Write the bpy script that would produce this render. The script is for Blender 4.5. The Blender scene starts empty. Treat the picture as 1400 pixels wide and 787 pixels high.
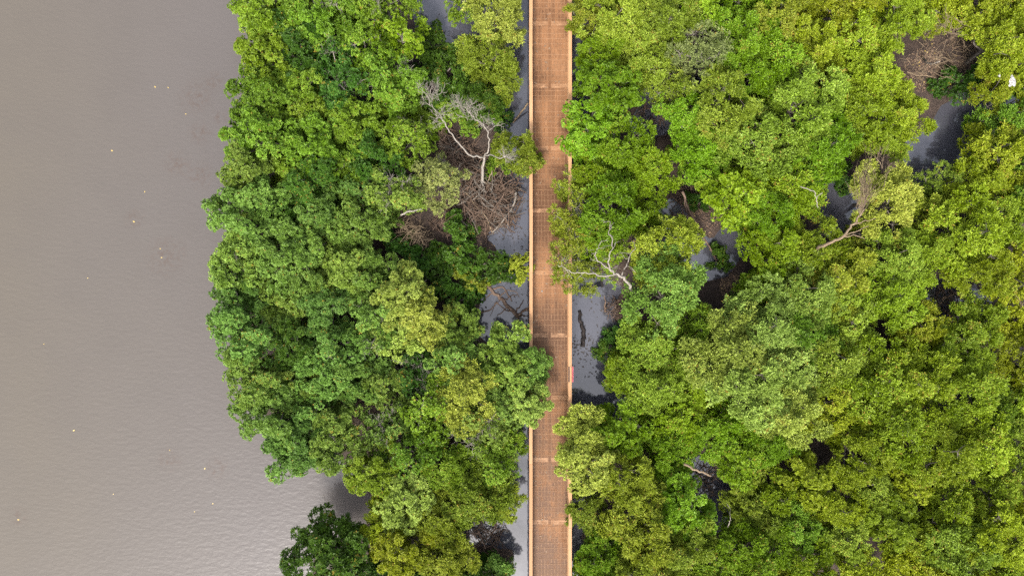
import bpy, math, random
import numpy as np
from mathutils import Vector, Matrix

# ------------------------------------------------------------------ camera, sky, sun, exposure
SC = bpy.context.scene
COL = SC.collection
CAM_H = 42.0
cam_d = bpy.data.cameras.new('camera')
cam_d.lens = 24.0; cam_d.sensor_width = 36.0
cam_d.clip_start = 0.5; cam_d.clip_end = 3000.0
cam = bpy.data.objects.new('camera', cam_d); COL.objects.link(cam)
cam.location = (0, 0, CAM_H); cam.rotation_euler = (0, 0, 0)
SC.camera = cam

SUN_EL, SUN_AZ = math.radians(52), math.radians(196)      # azimuth clockwise from +Y
world = bpy.data.worlds.new('World'); SC.world = world; world.use_nodes = True
wn, wl = world.node_tree.nodes, world.node_tree.links
wn.clear()
sky = wn.new('ShaderNodeTexSky'); sky.sky_type = 'NISHITA'; sky.sun_disc = False
sky.sun_elevation = SUN_EL; sky.sun_rotation = SUN_AZ
sky.air_density = 1.0; sky.dust_density = 4.0; sky.ozone_density = 1.0
hs = wn.new('ShaderNodeHueSaturation'); hs.inputs['Saturation'].default_value = 0.45
bg = wn.new('ShaderNodeBackground'); bg.inputs['Strength'].default_value = 0.14
wo = wn.new('ShaderNodeOutputWorld')
wl.new(sky.outputs[0], hs.inputs['Color']); wl.new(hs.outputs[0], bg.inputs['Color']); wl.new(bg.outputs[0], wo.inputs['Surface'])

sun_d = bpy.data.lights.new('sun', 'SUN'); sun_d.energy = 1.5; sun_d.angle = math.radians(10)
sun_d.color = (1.0, 0.95, 0.87)
sun = bpy.data.objects.new('sun', sun_d); COL.objects.link(sun)
sdir = Vector((math.sin(SUN_AZ) * math.cos(SUN_EL), math.cos(SUN_AZ) * math.cos(SUN_EL), math.sin(SUN_EL)))
sun.rotation_euler = sdir.to_track_quat('Z', 'Y').to_euler(); sun.location = sdir * 80

SC.view_settings.view_transform = 'Standard'; SC.view_settings.look = 'None'
SC.view_settings.exposure = 2.15; SC.view_settings.gamma = 1.0
SC.view_settings.use_curve_mapping = False
SC.cycles.max_bounces = 6; SC.cycles.diffuse_bounces = 3; SC.cycles.glossy_bounces = 3
SC.cycles.transmission_bounces = 4; SC.cycles.transparent_max_bounces = 4
SC.cycles.use_adaptive_sampling = False
SC.cycles.use_denoising = False

# ------------------------------------------------------------------ helpers
KPX = 0.75 / 700.0
def P(px, py, z=0.0):
    """point of the place at height z that the photograph shows at (px, py)"""
    k = KPX * (CAM_H - z)
    return np.array([(px - 700.0) * k, (393.5 - py) * k, z])

def link(o, parent=None):
    COL.objects.link(o)
    if parent is not None: o.parent = parent
    return o
def tag(o, label=None, cat=None, group=None, kind=None):
    if label: o['label'] = label
    if cat: o['category'] = cat
    if group: o['group'] = group
    if kind: o['kind'] = kind
    return o
def empty(name, loc=(0, 0, 0), rz=0.0):
    o = bpy.data.objects.new(name, None); o.empty_display_size = 0.3
    o.location = loc; o.rotation_euler = (0, 0, rz)
    return link(o)

def mesh_np(name, V, F, mat=None, tint=None, smooth=False):
    """V (n,3); F (m,3) or (m,4) int arrays"""
    V = np.ascontiguousarray(V, dtype=np.float32); F = np.ascontiguousarray(F, dtype=np.int32)
    me = bpy.data.meshes.new(name)
    k = F.shape[1]
    me.vertices.add(len(V)); me.vertices.foreach_set('co', V.ravel())
    me.loops.add(F.size); me.loops.foreach_set('vertex_index', F.ravel())
    me.polygons.add(len(F))
    me.polygons.foreach_set('loop_start', np.arange(0, F.size, k, dtype=np.int32))
    me.polygons.foreach_set('loop_total', np.full(len(F), k, dtype=np.int32))
    me.polygons.foreach_set('use_smooth', np.full(len(F), bool(smooth)))
    if tint is not None:
        a = me.attributes.new('tint', 'FLOAT', 'POINT')
        a.data.foreach_set('value', np.ascontiguousarray(tint, dtype=np.float32))
    if mat: me.materials.append(mat)
    me.update(calc_edges=True)
    return me
def mobj(name, me, parent=None, loc=None, rz=None):
    o = bpy.data.objects.new(name, me)
    if loc is not None: o.location = loc
    if rz is not None: o.rotation_euler = (0, 0, rz)
    return link(o, parent)

class Soup:
    """collects quads"""
    def __init__(s): s.V = []; s.F = []; s.n = 0
    def add(s, V, F):
        s.V.append(np.asarray(V, float)); s.F.append(np.asarray(F, int) + s.n); s.n += len(V)
    def box(s, x0, x1, y0, y1, z0, z1):
        V = [(x, y, z) for z in (z0, z1) for y in (y0, y1) for x in (x0, x1)]
        F = [(0, 2, 3, 1), (4, 5, 7, 6), (0, 1, 5, 4), (2, 6, 7, 3), (0, 4, 6, 2), (1, 3, 7, 5)]
        s.add(V, F)
    def tube(s, pts, rad, sides=6):
        pts = np.asarray(pts, float); n = len(pts)
        rad = np.broadcast_to(np.asarray(rad, float), (n,))
        t = np.gradient(pts, axis=0); t /= np.linalg.norm(t, axis=1)[:, None] + 1e-9
        ref = np.array([0.31, 0.87, 0.38])
        u = np.cross(t, ref); nu = np.linalg.norm(u, axis=1)
        u[nu < 0.15] = np.cross(t[nu < 0.15], [1.0, 0, 0]); u /= np.linalg.norm(u, axis=1)[:, None]
        w = np.cross(t, u)
        a = np.arange(sides) * 2 * math.pi / sides
        ring = (u[:, None, :] * np.cos(a)[None, :, None] + w[:, None, :] * np.sin(a)[None, :, None]) * rad[:, None, None] + pts[:, None, :]
        V = ring.reshape(-1, 3)
        i = np.arange(n - 1)[:, None] * sides; j = np.arange(sides)[None, :]; j2 = (j + 1) % sides
        F = np.stack([i + j, i + j2, i + sides + j2, i + sides + j], -1).reshape(-1, 4)
        s.add(V, F)
        c = (n - 1) * sides
        if sides == 4: s.F[-1] = np.vstack([s.F[-1], [[c + s.n - len(V) + k for k in range(4)]]])
        elif sides == 6:
            b = s.n - len(V)
            s.F[-1] = np.vstack([s.F[-1], [[c + b, c + b + 1, c + b + 2, c + b + 3], [c + b, c + b + 3, c + b + 4, c + b + 5],
                                          [b + 3, b + 2, b + 1, b], [b + 5, b + 4, b + 3, b]]])
    def mesh(s, name, mat, smooth=False):
        return mesh_np(name, np.vstack(s.V), np.vstack(s.F), mat, smooth=smooth)

def smooth_path(pts, m=4):
    """Catmull-Rom through pts"""
    p = np.asarray(pts, float)
    if len(p) < 3: 
        t = np.linspace(0, 1, m * 2 + 1)[:, None]; return p[0] * (1 - t) + p[-1] * t
    q = np.vstack([2 * p[0] - p[1], p, 2 * p[-1] - p[-2]]); out = []
    for i in range(1, len(q) - 2):
        for k in range(m):
            t = k / m
            out.append(0.5 * ((2 * q[i]) + (-q[i-1] + q[i+1]) * t + (2*q[i-1] - 5*q[i] + 4*q[i+1] - q[i+2]) * t * t + (-q[i-1] + 3*q[i] - 3*q[i+1] + q[i+2]) * t ** 3))
    out.append(p[-1]); return np.array(out)

# ------------------------------------------------------------------ materials
REFL = 0.50        # one scale for every base reflectance, matched to the exposure
def new_mat(name):
    m = bpy.data.materials.new(name); m.use_nodes = True
    nt = m.node_tree; return m, nt.nodes, nt.links, nt.nodes['Principled BSDF']
def ramp(N, stops):
    r = N.new('ShaderNodeValToRGB'); e = r.color_ramp.elements
    while len(e) < len(stops): e.new(0.5)
    for k, (p, c) in enumerate(stops):
        e[k].position = p; e[k].color = (c[0] * REFL, c[1] * REFL, c[2] * REFL, 1)
    return r
def noise(N, L, scale, detail=4, rough=0.55, vec=None):
    n = N.new('ShaderNodeTexNoise'); n.inputs['Scale'].default_value = scale
    n.inputs['Detail'].default_value = detail; n.inputs['Roughness'].default_value = rough
    if vec is not None: L.new(vec, n.inputs['Vector'])
    return n
def mathn(N, L, op, a, b=None, clamp=False):
    m = N.new('ShaderNodeMath'); m.operation = op; m.use_clamp = clamp
    for i, v in enumerate((a, b)):
        if v is None: continue
        if isinstance(v, (int, float)): m.inputs[i].default_value = v
        else: L.new(v, m.inputs[i])
    return m.outputs[0]
def mixc(N, L, fac, a, b, mode='MIX'):
    m = N.new('ShaderNodeMix'); m.data_type = 'RGBA'; m.blend_type = mode
    for sock, v in ((m.inputs[0], fac), (m.inputs[6], a), (m.inputs[7], b)):
        if isinstance(v, (int, float)): sock.default_value = v
        elif isinstance(v, tuple):
            k = 1.0 if mode == 'MULTIPLY' else REFL
            sock.default_value = (v[0] * k, v[1] * k, v[2] * k, 1)
        else: L.new(v, sock)
    return m.outputs[2]
def maprange(N, L, v, a, b, c=0.0, d=1.0):
    m = N.new('ShaderNodeMapRange'); L.new(v, m.inputs[0])
    for i, x in enumerate((a, b, c, d)): m.inputs[1 + i].default_value = x
    return m.outputs[0]

def leaf_material():
    m, N, L, B = new_mat('leaf')
    oi = N.new('ShaderNodeObjectInfo')
    at = N.new('ShaderNodeAttribute'); at.attribute_name = 'tint'
    hsv = N.new('ShaderNodeHueSaturation')
    L.new(oi.outputs['Color'], hsv.inputs['Color'])
    L.new(maprange(N, L, at.outputs['Fac'], 0, 1, 0.42, 1.62), hsv.inputs['Value'])
    L.new(maprange(N, L, at.outputs['Fac'], 0, 1, 0.510, 0.496), hsv.inputs['Hue'])
    L.new(maprange(N, L, at.outputs['Fac'], 0.0, 1, 1.05, 0.93), hsv.inputs['Saturation'])
    # odd yellowing leaves
    yl = mathn(N, L, 'GREATER_THAN', at.outputs['Fac'], 0.9995)
    col = mixc(N, L, yl, hsv.outputs[0], (0.36, 0.27, 0.04))
    L.new(col, B.inputs['Base Color'])
    B.inputs['Roughness'].default_value = 0.42; B.inputs['Specular IOR Level'].default_value = 0.13
    tr = N.new('ShaderNodeBsdfTranslucent'); L.new(mixc(N, L, 1.0, col, (1.0, 1.0, 0.5), 'MULTIPLY'), tr.inputs['Color'])
    mx = N.new('ShaderNodeMixShader'); mx.inputs[0].default_value = 0.33
    L.new(B.outputs[0], mx.inputs[1]); L.new(tr.outputs[0], mx.inputs[2])
    L.new(mx.outputs[0], N['Material Output'].inputs['Surface'])
    return m
def bark_material(name, c0, c1, rough=0.85):
    m, N, L, B = new_mat(name)
    tc = N.new('ShaderNodeTexCoord')
    n = noise(N, L, 6.0, 5, 0.65, tc.outputs['Object'])
    r = ramp(N, [(0.3, c0), (0.7, c1)]); L.new(n.outputs[0], r.inputs[0])
    L.new(r.outputs[0], B.inputs['Base Color']); B.inputs['Roughness'].default_value = rough; B.inputs['Specular IOR Level'].default_value = 0.2
    bp = N.new('ShaderNodeBump'); bp.inputs['Strength'].default_value = 0.5; bp.inputs['Distance'].default_value = 0.02
    L.new(n.outputs[0], bp.inputs['Height']); L.new(bp.outputs[0], B.inputs['Normal'])
    return m
def flat_material(name, c, rough=0.6, var=0.25, scale=20):
    m, N, L, B = new_mat(name)
    tc = N.new('ShaderNodeTexCoord'); n = noise(N, L, scale, 3, 0.6, tc.outputs['Object'])
    L.new(mixc(N, L, n.outputs[0], tuple(x * (1 - var) for x in c), tuple(x * (1 + var) for x in c)), B.inputs['Base Color'])
    B.inputs['Roughness'].default_value = rough
    return m

M = {}
M['leaf'] = leaf_material()
M['bark'] = bark_material('grey_bark', (0.10, 0.08, 0.062), (0.24, 0.21, 0.175))
M['pale'] = bark_material('bleached_wood', (0.21, 0.18, 0.145), (0.37, 0.33, 0.28))
M['beige'] = bark_material('beige_bark', (0.17, 0.12, 0.075), (0.29, 0.215, 0.135))
M['brown'] = bark_material('brown_wood', (0.09, 0.055, 0.038), (0.22, 0.15, 0.105))
M['wetlog'] = bark_material('wet_log', (0.010, 0.008, 0.008), (0.040, 0.030, 0.027), 0.8)
M['black'] = flat_material('black_board', (0.008, 0.009, 0.013), 0.8)
M['black'].node_tree.nodes['Principled BSDF'].inputs['Specular IOR Level'].default_value = 0.1
M['pink'] = flat_material('pink_paint', (0.72, 0.17, 0.20), 0.5, 0.08)
M['white'] = flat_material('white_scrap', (0.42, 0.40, 0.37), 0.6, 0.15, 8)
M['yellowleaf'] = flat_material('yellow_leaf', (0.50, 0.36, 0.10), 0.5)

def wood_material(name, light, dark, wet, pale_edge, streak):
    m, N, L, B = new_mat(name)
    oi = N.new('ShaderNodeObjectInfo'); geo = N.new('ShaderNodeNewGeometry'); tc = N.new('ShaderNodeTexCoord')
    mp = N.new('ShaderNodeMapping'); mp.inputs['Scale'].default_value = (9.0, 0.55, 1.0)
    off = N.new('ShaderNodeVectorMath'); off.operation = 'ADD'
    L.new(geo.outputs['Position'], off.inputs[0])
    cx = N.new('ShaderNodeCombineXYZ'); L.new(mathn(N, L, 'MULTIPLY', oi.outputs['Random'], 3.0), cx.inputs[1]); L.new(cx.outputs[0], off.inputs[1])
    L.new(off.outputs[0], mp.inputs['Vector'])
    n1 = noise(N, L, 1.0, 6, 0.62, mp.outputs[0])                    # grain and long streaks
    n2 = noise(N, L, 0.22, 3, 0.55, geo.outputs['Position'])         # big wet areas
    n3 = noise(N, L, 3.2, 5, 0.7, geo.outputs['Position'])           # blotches
    base = mixc(N, L, maprange(N, L, n1.outputs[0], 0.36, 0.66), dark, light)
    base = mixc(N, L, mathn(N, L, 'MULTIPLY', mathn(N, L, 'POWER', oi.outputs['Random'], 2.0), 0.55), base, wet)
    w = mathn(N, L, 'ADD', mathn(N, L, 'MULTIPLY', n2.outputs[0], 1.15), mathn(N, L, 'MULTIPLY', n3.outputs[0], 0.5))
    w = mathn(N, L, 'ADD', w, mathn(N, L, 'MULTIPLY', n1.outputs[0], 0.45))
    wf = maprange(N, L, w, 0.96, 1.18, 0.0, streak)
    base = mixc(N, L, wf, base, wet)
    if pale_edge:
        sx = N.new('ShaderNodeSeparateXYZ'); L.new(tc.outputs['Object'], sx.inputs[0])
        ed = maprange(N, L, mathn(N, L, 'ABSOLUTE', sx.outputs[0]), 0.072, 0.090, 0.0, 0.8)
        ed = mathn(N, L, 'MULTIPLY', ed, maprange(N, L, n3.outputs[0], 0.35, 0.6))
        base = mixc(N, L, ed, base, pale_edge)
    L.new(base, B.inputs['Base Color'])
    L.new(maprange(N, L, wf, 0, 1, 0.75, 0.5), B.inputs['Roughness']); B.inputs['Specular IOR Level'].default_value = 0.2
    bp = N.new('ShaderNodeBump'); bp.inputs['Strength'].default_value = 0.25; bp.inputs['Distance'].default_value = 0.008
    L.new(n1.outputs[0], bp.inputs['Height']); L.new(bp.outputs[0], B.inputs['Normal'])
    return m
M['plank'] = wood_material('deck_wood', (0.40, 0.20, 0.094), (0.275, 0.126, 0.052), (0.115, 0.050, 0.019), (0.47, 0.265, 0.14), 0.95)
M['batten'] = wood_material('batten_wood', (0.45, 0.255, 0.14), (0.35, 0.185, 0.095), (0.19, 0.10, 0.045), None, 0.7)
M['rail'] = wood_material('rail_wood', (0.62, 0.375, 0.20), (0.53, 0.30, 0.145), (0.38, 0.19, 0.085), None, 0.4)
M['under'] = wood_material('underframe_wood', (0.25, 0.14, 0.08), (0.16, 0.085, 0.05), (0.07, 0.04, 0.025), None, 0.8)

def water_material(name, lagoon):
    m, N, L, B = new_mat(name)
    geo = N.new('ShaderNodeNewGeometry')
    pos = geo.outputs['Position']
    if lagoon:
        n = noise(N, L, 0.045, 4, 0.5, pos); n2 = noise(N, L, 0.35, 6, 0.62, pos)
        sx = N.new('ShaderNodeSeparateXYZ'); L.new(pos, sx.inputs[0])
        sh = maprange(N, L, mathn(N, L, 'ADD', sx.outputs[0], mathn(N, L, 'MULTIPLY', n.outputs[0], 16.0)), -24.0, -7.0)
        c = mixc(N, L, sh, (0.124, 0.106, 0.084), (0.121, 0.107, 0.100))       # silt: brown offshore, greyer by the trees
        c = mixc(N, L, maprange(N, L, n2.outputs[0], 0.42, 0.75, 0, 0.25), c, (0.100, 0.086, 0.074))
        # drifting scum patches
        n3 = noise(N, L, 3.5, 6, 0.7, pos)
        acc = None
        for (px, py, r) in ((268, 133, 1.0), (274, 182, .7), (292, 112, .6), (242, 225, .8), (274, 240, .8), (228, 350, 1.2), (184, 300, .6), (232, 628, .7), (296, 640, .7), (26, 706, .6), (300, 160, .5)):
            q = P(px, py)
            d = N.new('ShaderNodeVectorMath'); d.operation = 'DISTANCE'; L.new(pos, d.inputs[0]); d.inputs[1].default_value = tuple(q)
            f = maprange(N, L, d.outputs['Value'], r * 1.3, r * 0.2)
            acc = f if acc is None else mathn(N, L, 'MAXIMUM', acc, f)
        sc = mathn(N, L, 'MULTIPLY', acc, maprange(N, L, n3.outputs[0], 0.45, 0.62, 0, 0.6))
        c = mixc(N, L, sc, c, (0.10, 0.068, 0.052))
        L.new(c, B.inputs['Base Color'])
        B.inputs['Roughness'].default_value = 0.16; B.inputs['IOR'].default_value = 1.33
        w1 = noise(N, L, 4.5, 3, 0.6, pos); mp = N.new('ShaderNodeMapping'); mp.inputs['Scale'].default_value = (1.0, 2.2, 1); mp.inputs['Rotation'].default_value = (0, 0, 0.7)
        L.new(pos, mp.inputs['Vector']); w2 = noise(N, L, 2.0, 3, 0.55, mp.outputs[0])
        hgt = mathn(N, L, 'ADD', mathn(N, L, 'MULTIPLY', w1.outputs[0], 0.45), w2.outputs[0])
        bp = N.new('ShaderNodeBump'); bp.inputs['Strength'].default_value = 0.3; bp.inputs['Distance'].default_value = 0.05
    else:
        n = noise(N, L, 0.5, 4, 0.55, pos)
        c = mixc(N, L, n.outputs[0], (0.060, 0.060, 0.074), (0.090, 0.090, 0.108))
        L.new(c, B.inputs['Base Color'])
        B.inputs['Roughness'].default_value = 0.06; B.inputs['IOR'].default_value = 1.62
        hgt = noise(N, L, 1.8, 3, 0.5, pos).outputs[0]
        bp = N.new('ShaderNodeBump'); bp.inputs['Strength'].default_value = 0.12; bp.inputs['Distance'].default_value = 0.04
    L.new(hgt, bp.inputs['Height']); L.new(bp.outputs[0], B.inputs['Normal'])
    return m
M['lagoon'] = water_material('lagoon_water', True)
M['swamp'] = water_material('swamp_water', False)

def mud_material():
    m, N, L, B = new_mat('mud'); geo = N.new('ShaderNodeNewGeometry')
    n = noise(N, L, 1.3, 7, 0.68, geo.outputs['Position']); n2 = noise(N, L, 14, 4, 0.7, geo.outputs['Position'])
    r = ramp(N, [(0.3, (0.030, 0.022, 0.018)), (0.55, (0.068, 0.046, 0.036)), (0.75, (0.115, 0.078, 0.058))])
    L.new(n.outputs[0], r.inputs[0])
    L.new(mixc(N, L, maprange(N, L, n2.outputs[0], 0.5, 0.7, 0, 0.6), r.outputs[0], (0.14, 0.098, 0.072)), B.inputs['Base Color'])
    B.inputs['Roughness'].default_value = 0.75; B.inputs['Specular IOR Level'].default_value = 0.2
    bp = N.new('ShaderNodeBump'); bp.inputs['Distance'].default_value = 0.06; L.new(n2.outputs[0], bp.inputs['Height']); L.new(bp.outputs[0], B.inputs['Normal'])
    return m
M['mud'] = mud_material()

# ------------------------------------------------------------------ ground and water
# shoreline of the lagoon under the mangrove fringe (pixel track at water level), with its cove
SHORE = [(372, -400), (372, 0), (358, 90), (350, 180), (335, 260), (322, 340), (322, 410), (335, 470), (350, 530), (378, 590), (410, 615), (470, 622),
         (500, 650), (512, 690), (500, 722), (470, 735), (440, 765), (430, 800), (425, 1200)]
shore_w = np.array([P(a, b)[:2] for a, b in SHORE])
# pools seen between the crowns (pixel, radius in px)
POOLS = [(600, 15, 32), (628, 45, 34), (650, 20, 30), (700, 150, 34), (712, 270, 34), (708, 330, 30), (690, 430, 46), (712, 660, 34), (705, 720, 36),
         (805, 420, 40), (800, 480, 36), (815, 540, 40), (850, 550, 24), (960, 350, 34), (985, 345, 26), (920, 355, 24),
         (1330, 180, 52), (1275, 225, 34), (1300, 210, 34), (1380, 150, 30), (1140, 285, 36), (1310, 410, 34), (955, 660, 30), (990, 700, 30), (890, 160, 26), (912, 290, 14), (960, 90, 20), (655, 720, 20)]
pool_w = np.array([[*P(a, b)[:2], r * 0.045] for a, b, r in POOLS])
RNG = np.random.default_rng(7)
def value_noise(x, y, cell, seed):
    g = np.random.default_rng(seed).random((64, 64))
    u = x / cell + 200.0; v = y / cell + 200.0
    iu = np.floor(u).astype(int); iv = np.floor(v).astype(int); fu = u - iu; fv = v - iv
    fu = fu * fu * (3 - 2 * fu); fv = fv * fv * (3 - 2 * fv)
    G = lambda a, b: g[a % 64, b % 64]
    return (G(iu, iv) * (1 - fu) + G(iu + 1, iv) * fu) * (1 - fv) + (G(iu, iv + 1) * (1 - fu) + G(iu + 1, iv + 1) * fu) * fv
def seg_dist(x, y, poly):
    d = np.full(x.shape, 1e9)
    for (a, b) in zip(poly[:-1], poly[1:]):
        ab = b - a; t = np.clip(((x - a[0]) * ab[0] + (y - a[1]) * ab[1]) / (ab @ ab), 0, 1)
        d = np.minimum(d, np.hypot(x - a[0] - t * ab[0], y - a[1] - t * ab[1]))
    return d
def shore_x(y):
    """does not need to be single valued: even-odd test against the shore polygon"""
    return np.interp(y, shore_w[::-1, 1], shore_w[::-1, 0])
def inside_lagoon(x, y):
    poly = np.vstack([shore_w, [[-400, shore_w[-1, 1]], [-400, shore_w[0, 1]]]])
    ins = np.zeros(x.shape, bool)
    for (a, b) in zip(poly, np.roll(poly, -1, 0)):
        c = ((a[1] > y) != (b[1] > y)) & (x < (b[0] - a[0]) * (y - a[1]) / (b[1] - a[1] + 1e-12) + a[0])
        ins ^= c
    return ins
def ground_z(x, y):
    x = np.asarray(x, float); y = np.asarray(y, float)
    n = value_noise(x, y, 1.1, 3) - 0.5; n2 = value_noise(x, y, 0.45, 4) - 0.5; n3 = value_noise(x, y, 4.0, 5) - 0.5
    h = 0.16 + 0.22 * n + 0.10 * n2 + 0.15 * n3
    s = seg_dist(x, y, shore_w) * np.where(inside_lagoon(x, y), -1, 1)
    h = np.minimum(h, 0.08 + 0.35 * s + 0.25 * n)
    for (a, b, r) in pool_w:
        d = np.hypot(x - a, y - b)
        h = np.minimum(h, -0.25 + 0.45 * (d - r * 0.75) + 0.5 * n + 0.18 * n2)
    ch = np.abs(x - 2.05) - 2.0                      # channel along the boardwalk
    h = np.minimum(h, -0.2 + 0.4 * ch + 0.45 * n + 0.2 * n2 + 0.3 * n3)
    return np.maximum(h, -1.6)
fx = np.concatenate([np.array([-900, -400, -150, -70, -45]), np.arange(-36, 36.01, 0.28), np.array([45, 70, 150, 400, 900])])
fy = np.concatenate([np.array([-900, -400, -150, -60, -30]), np.arange(-21, 21.01, 0.28), np.array([30, 60, 150, 400, 900])])
gx, gy = np.meshgrid(fx, fy); gz = ground_z(gx, gy)
far = (np.abs(gx) > 40) | (np.abs(gy) > 25)
gz = np.where(far & (gx > -8), 0.15, np.where(far, -1.6, gz))
nx, ny = len(fx), len(fy)
ii = (np.arange(ny - 1)[:, None] * nx + np.arange(nx - 1)[None, :]).ravel()
gF = np.stack([ii, ii + 1, ii + nx + 1, ii + nx], -1)
g = mobj('ground', mesh_np('ground', np.stack([gx.ravel(), gy.ravel(), gz.ravel()], -1), gF, M['mud'], smooth=True))
tag(g, 'dark brown mud with leaf litter under the mangroves', 'ground', kind='structure')
# two water sheets that butt along a line under the trees
ysp = shore_w[:, 1][::-1]; line = []
for (a, b) in SHORE:
    q = P(a, b); line.append((q[0] + 0.9, q[1]))
line = line[::-1]                                       # south to north
def strip(name, xa, mat):
    V = [(x, y, 0.0) for (x, y) in line] + [(xa, y, 0.0) for (x, y) in line]
    n = len(line); F = [(i, i + 1, n + i + 1, n + i) if xa < 0 else (i, n + i, n + i + 1, i + 1) for i in range(n - 1)]
    F = [f[::-1] for f in F] if xa < 0 else F
    me = mesh_np(name, np.array(V), np.array(F), mat); return me
# ends of the line run to the far distance
line[0] = (line[0][0], -900.0); line[-1] = (line[-1][0], 900.0)
lag = mobj('lagoon_water', strip('lagoon_water', -900.0, M['lagoon'])); tag(lag, 'muddy grey brown open water of the lagoon', 'water', kind='structure')
swp = mobj('swamp_water', strip('swamp_water', 900.0, M['swamp'])); tag(swp, 'dark still water in pools under the trees', 'water', kind='structure')
for me in (lag.data, swp.data):
    for p in me.polygons:
        if p.normal.z < 0: p.flip()

# ------------------------------------------------------------------ boardwalk
DECK_Z, RAIL_Z = 1.2, 2.2
XL, XR = 1.105, 3.39
XC = (XL + XR) / 2
bw = empty('boardwalk', (XC, 0, 0))
tag(bw, 'long brown timber boardwalk with pale railings running between the mangroves', 'boardwalk')
SECT, J0 = 3.72, -2.82
rnd = random.Random(11)
NB = 11; PW = 2.16 / NB
s = Soup(); s.box(-PW/2 + 0.005, PW/2 - 0.005, -SECT/2 + 0.13, SECT/2 - 0.13, -0.02, 0.02); plank_me = s.mesh('plank', M['plank'])
s = Soup(); s.box(-1.08, 1.08, -0.062, 0.062, -0.02, 0.02); cross_me = s.mesh('cross_board', M['plank'])
s = Soup(); s.box(-1.06, 1.06, -0.015, 0.015, 0.0, 0.004); batten_me = s.mesh('batten', M['batten'])
CAP = 0.19
s = Soup(); s.box(-CAP/2, CAP/2, -SECT/2 + 0.004, SECT/2 - 0.004, -0.022, 0.022); cap_me = s.mesh('cap_rail', M['rail'])
s = Soup(); s.box(-0.022, 0.022, -SECT/2 + 0.004, SECT/2 - 0.004, -0.055, 0.055); mid_me = s.mesh('mid_rail', M['rail'])
s = Soup(); s.box(-0.05, 0.05, -0.05, 0.05, DECK_Z - 0.35, RAIL_Z - 0.024); post_me = s.mesh('rail_post', M['rail'])
s = Soup(); s.tube([(0, 0, -1.7), (0, 0, DECK_Z - 0.30)], [0.13, 0.12], 6); pile_me = s.mesh('pile', M['under'])
s = Soup(); s.box(-1.25, 1.25, -0.08, 0.08, DECK_Z - 0.298, DECK_Z - 0.142); beam_me = s.mesh('cross_beam', M['under'])
s = Soup(); s.box(-0.05, 0.05, -SECT/2 + 0.003, SECT/2 - 0.003, DECK_Z - 0.14, DECK_Z - 0.022); joist_me = s.mesh('joist', M['under'])
for k in range(-5, 6):
    y0 = J0 + k * SECT; yc = y0 + SECT / 2
    for i in range(NB):
        o = mobj('plank', plank_me, bw, (-1.08 + PW * (i + 0.5), yc + rnd.uniform(-.006, .006), DECK_Z + rnd.uniform(-.004, .004)))
        o.rotation_euler = (0, 0, rnd.uniform(-.0008, .0008))
    for d in (-0.064, 0.064):
        mobj('cross_board', cross_me, bw, (0, y0 + d, DECK_Z + rnd.uniform(-.003, .003)))
    for j in range(11):
        o = mobj('batten', batten_me, bw, (0, y0 + 0.13 + 0.16 + j * 0.315, DECK_Z + 0.0245)); o.rotation_euler = (0, 0, rnd.uniform(-.007, .004))
    for x in (-0.9, 0.0, 0.9): mobj('joist', joist_me, bw, (x, yc, 0))
    mobj('cross_beam', beam_me, bw, (0, y0, 0))
    for sx, x in ((-1, XL - XC), (1, XR - XC)):
        mobj('cap_rail', cap_me, bw, (x + rnd.uniform(-.008, .008), yc, RAIL_Z + rnd.uniform(-.004, .004)))
        for z in (DECK_Z + 0.25, DECK_Z + 0.60): mobj('mid_rail', mid_me, bw, (x - sx * 0.073, yc, z))
        for d in (0.0, SECT / 2): mobj('rail_post', post_me, bw, (x, y0 + d, 0))
        mobj('pile', pile_me, bw, (x - sx * 0.12, y0, 0))
# pink sign on the outside of the railing
q = P(782.6, 511.5, RAIL_Z)
sg = empty('sign', (XR, q[1], RAIL_Z))
tag(sg, 'small pink sign board fixed to the outer side of the boardwalk railing', 'sign')
s = Soup(); s.box(-0.45, 0.45, -0.01, 0.01, -0.35, 0.0); o = mobj('panel', s.mesh('panel', M['pink']), sg, (0.17, 0, 0.03)); o.rotation_euler = (math.radians(24), 0, math.pi / 2)
s = Soup(); s.box(-0.02, 0.075, -0.46, 0.46, 0.026, 0.05); mobj('backing_board', s.mesh('backing_board', M['rail']), sg)
s = Soup(); s.box(-0.115, -0.022, -0.44, 0.44, 0.0265, 0.042); mobj('clamp_board', s.mesh('clamp_board', M['under']), sg)

# ------------------------------------------------------------------ tree kinds
def unit(v): return v / (np.linalg.norm(v, axis=-1, keepdims=True) + 1e-9)
def leaves_mesh(name, base, axis, nrm, length, width, tint, fold=0.25):
    """one folded diamond leaf per row"""
    axis = unit(axis); side = unit(np.cross(nrm, axis)); up = np.cross(axis, side)
    n = len(base); l = length[:, None]; w = width[:, None]
    V = np.empty((n, 4, 3), np.float32)
    V[:, 0] = base
    V[:, 1] = base + axis * l * 0.52 + side * w * 0.5 + up * w * fold
    V[:, 2] = base + axis * l - up * l * 0.12
    V[:, 3] = base + axis * l * 0.52 - side * w * 0.5 + up * w * fold
    i = np.arange(n)[:, None] * 4
    F = np.concatenate([i + np.array([[0, 1, 2]]), i + np.array([[0, 2, 3]])], 0)
    return mesh_np(name, V.reshape(-1, 3), F, M['leaf'], np.repeat(tint, 4))
def rand_dirs(R, n): return unit(R.normal(size=(n, 3)))

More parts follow.
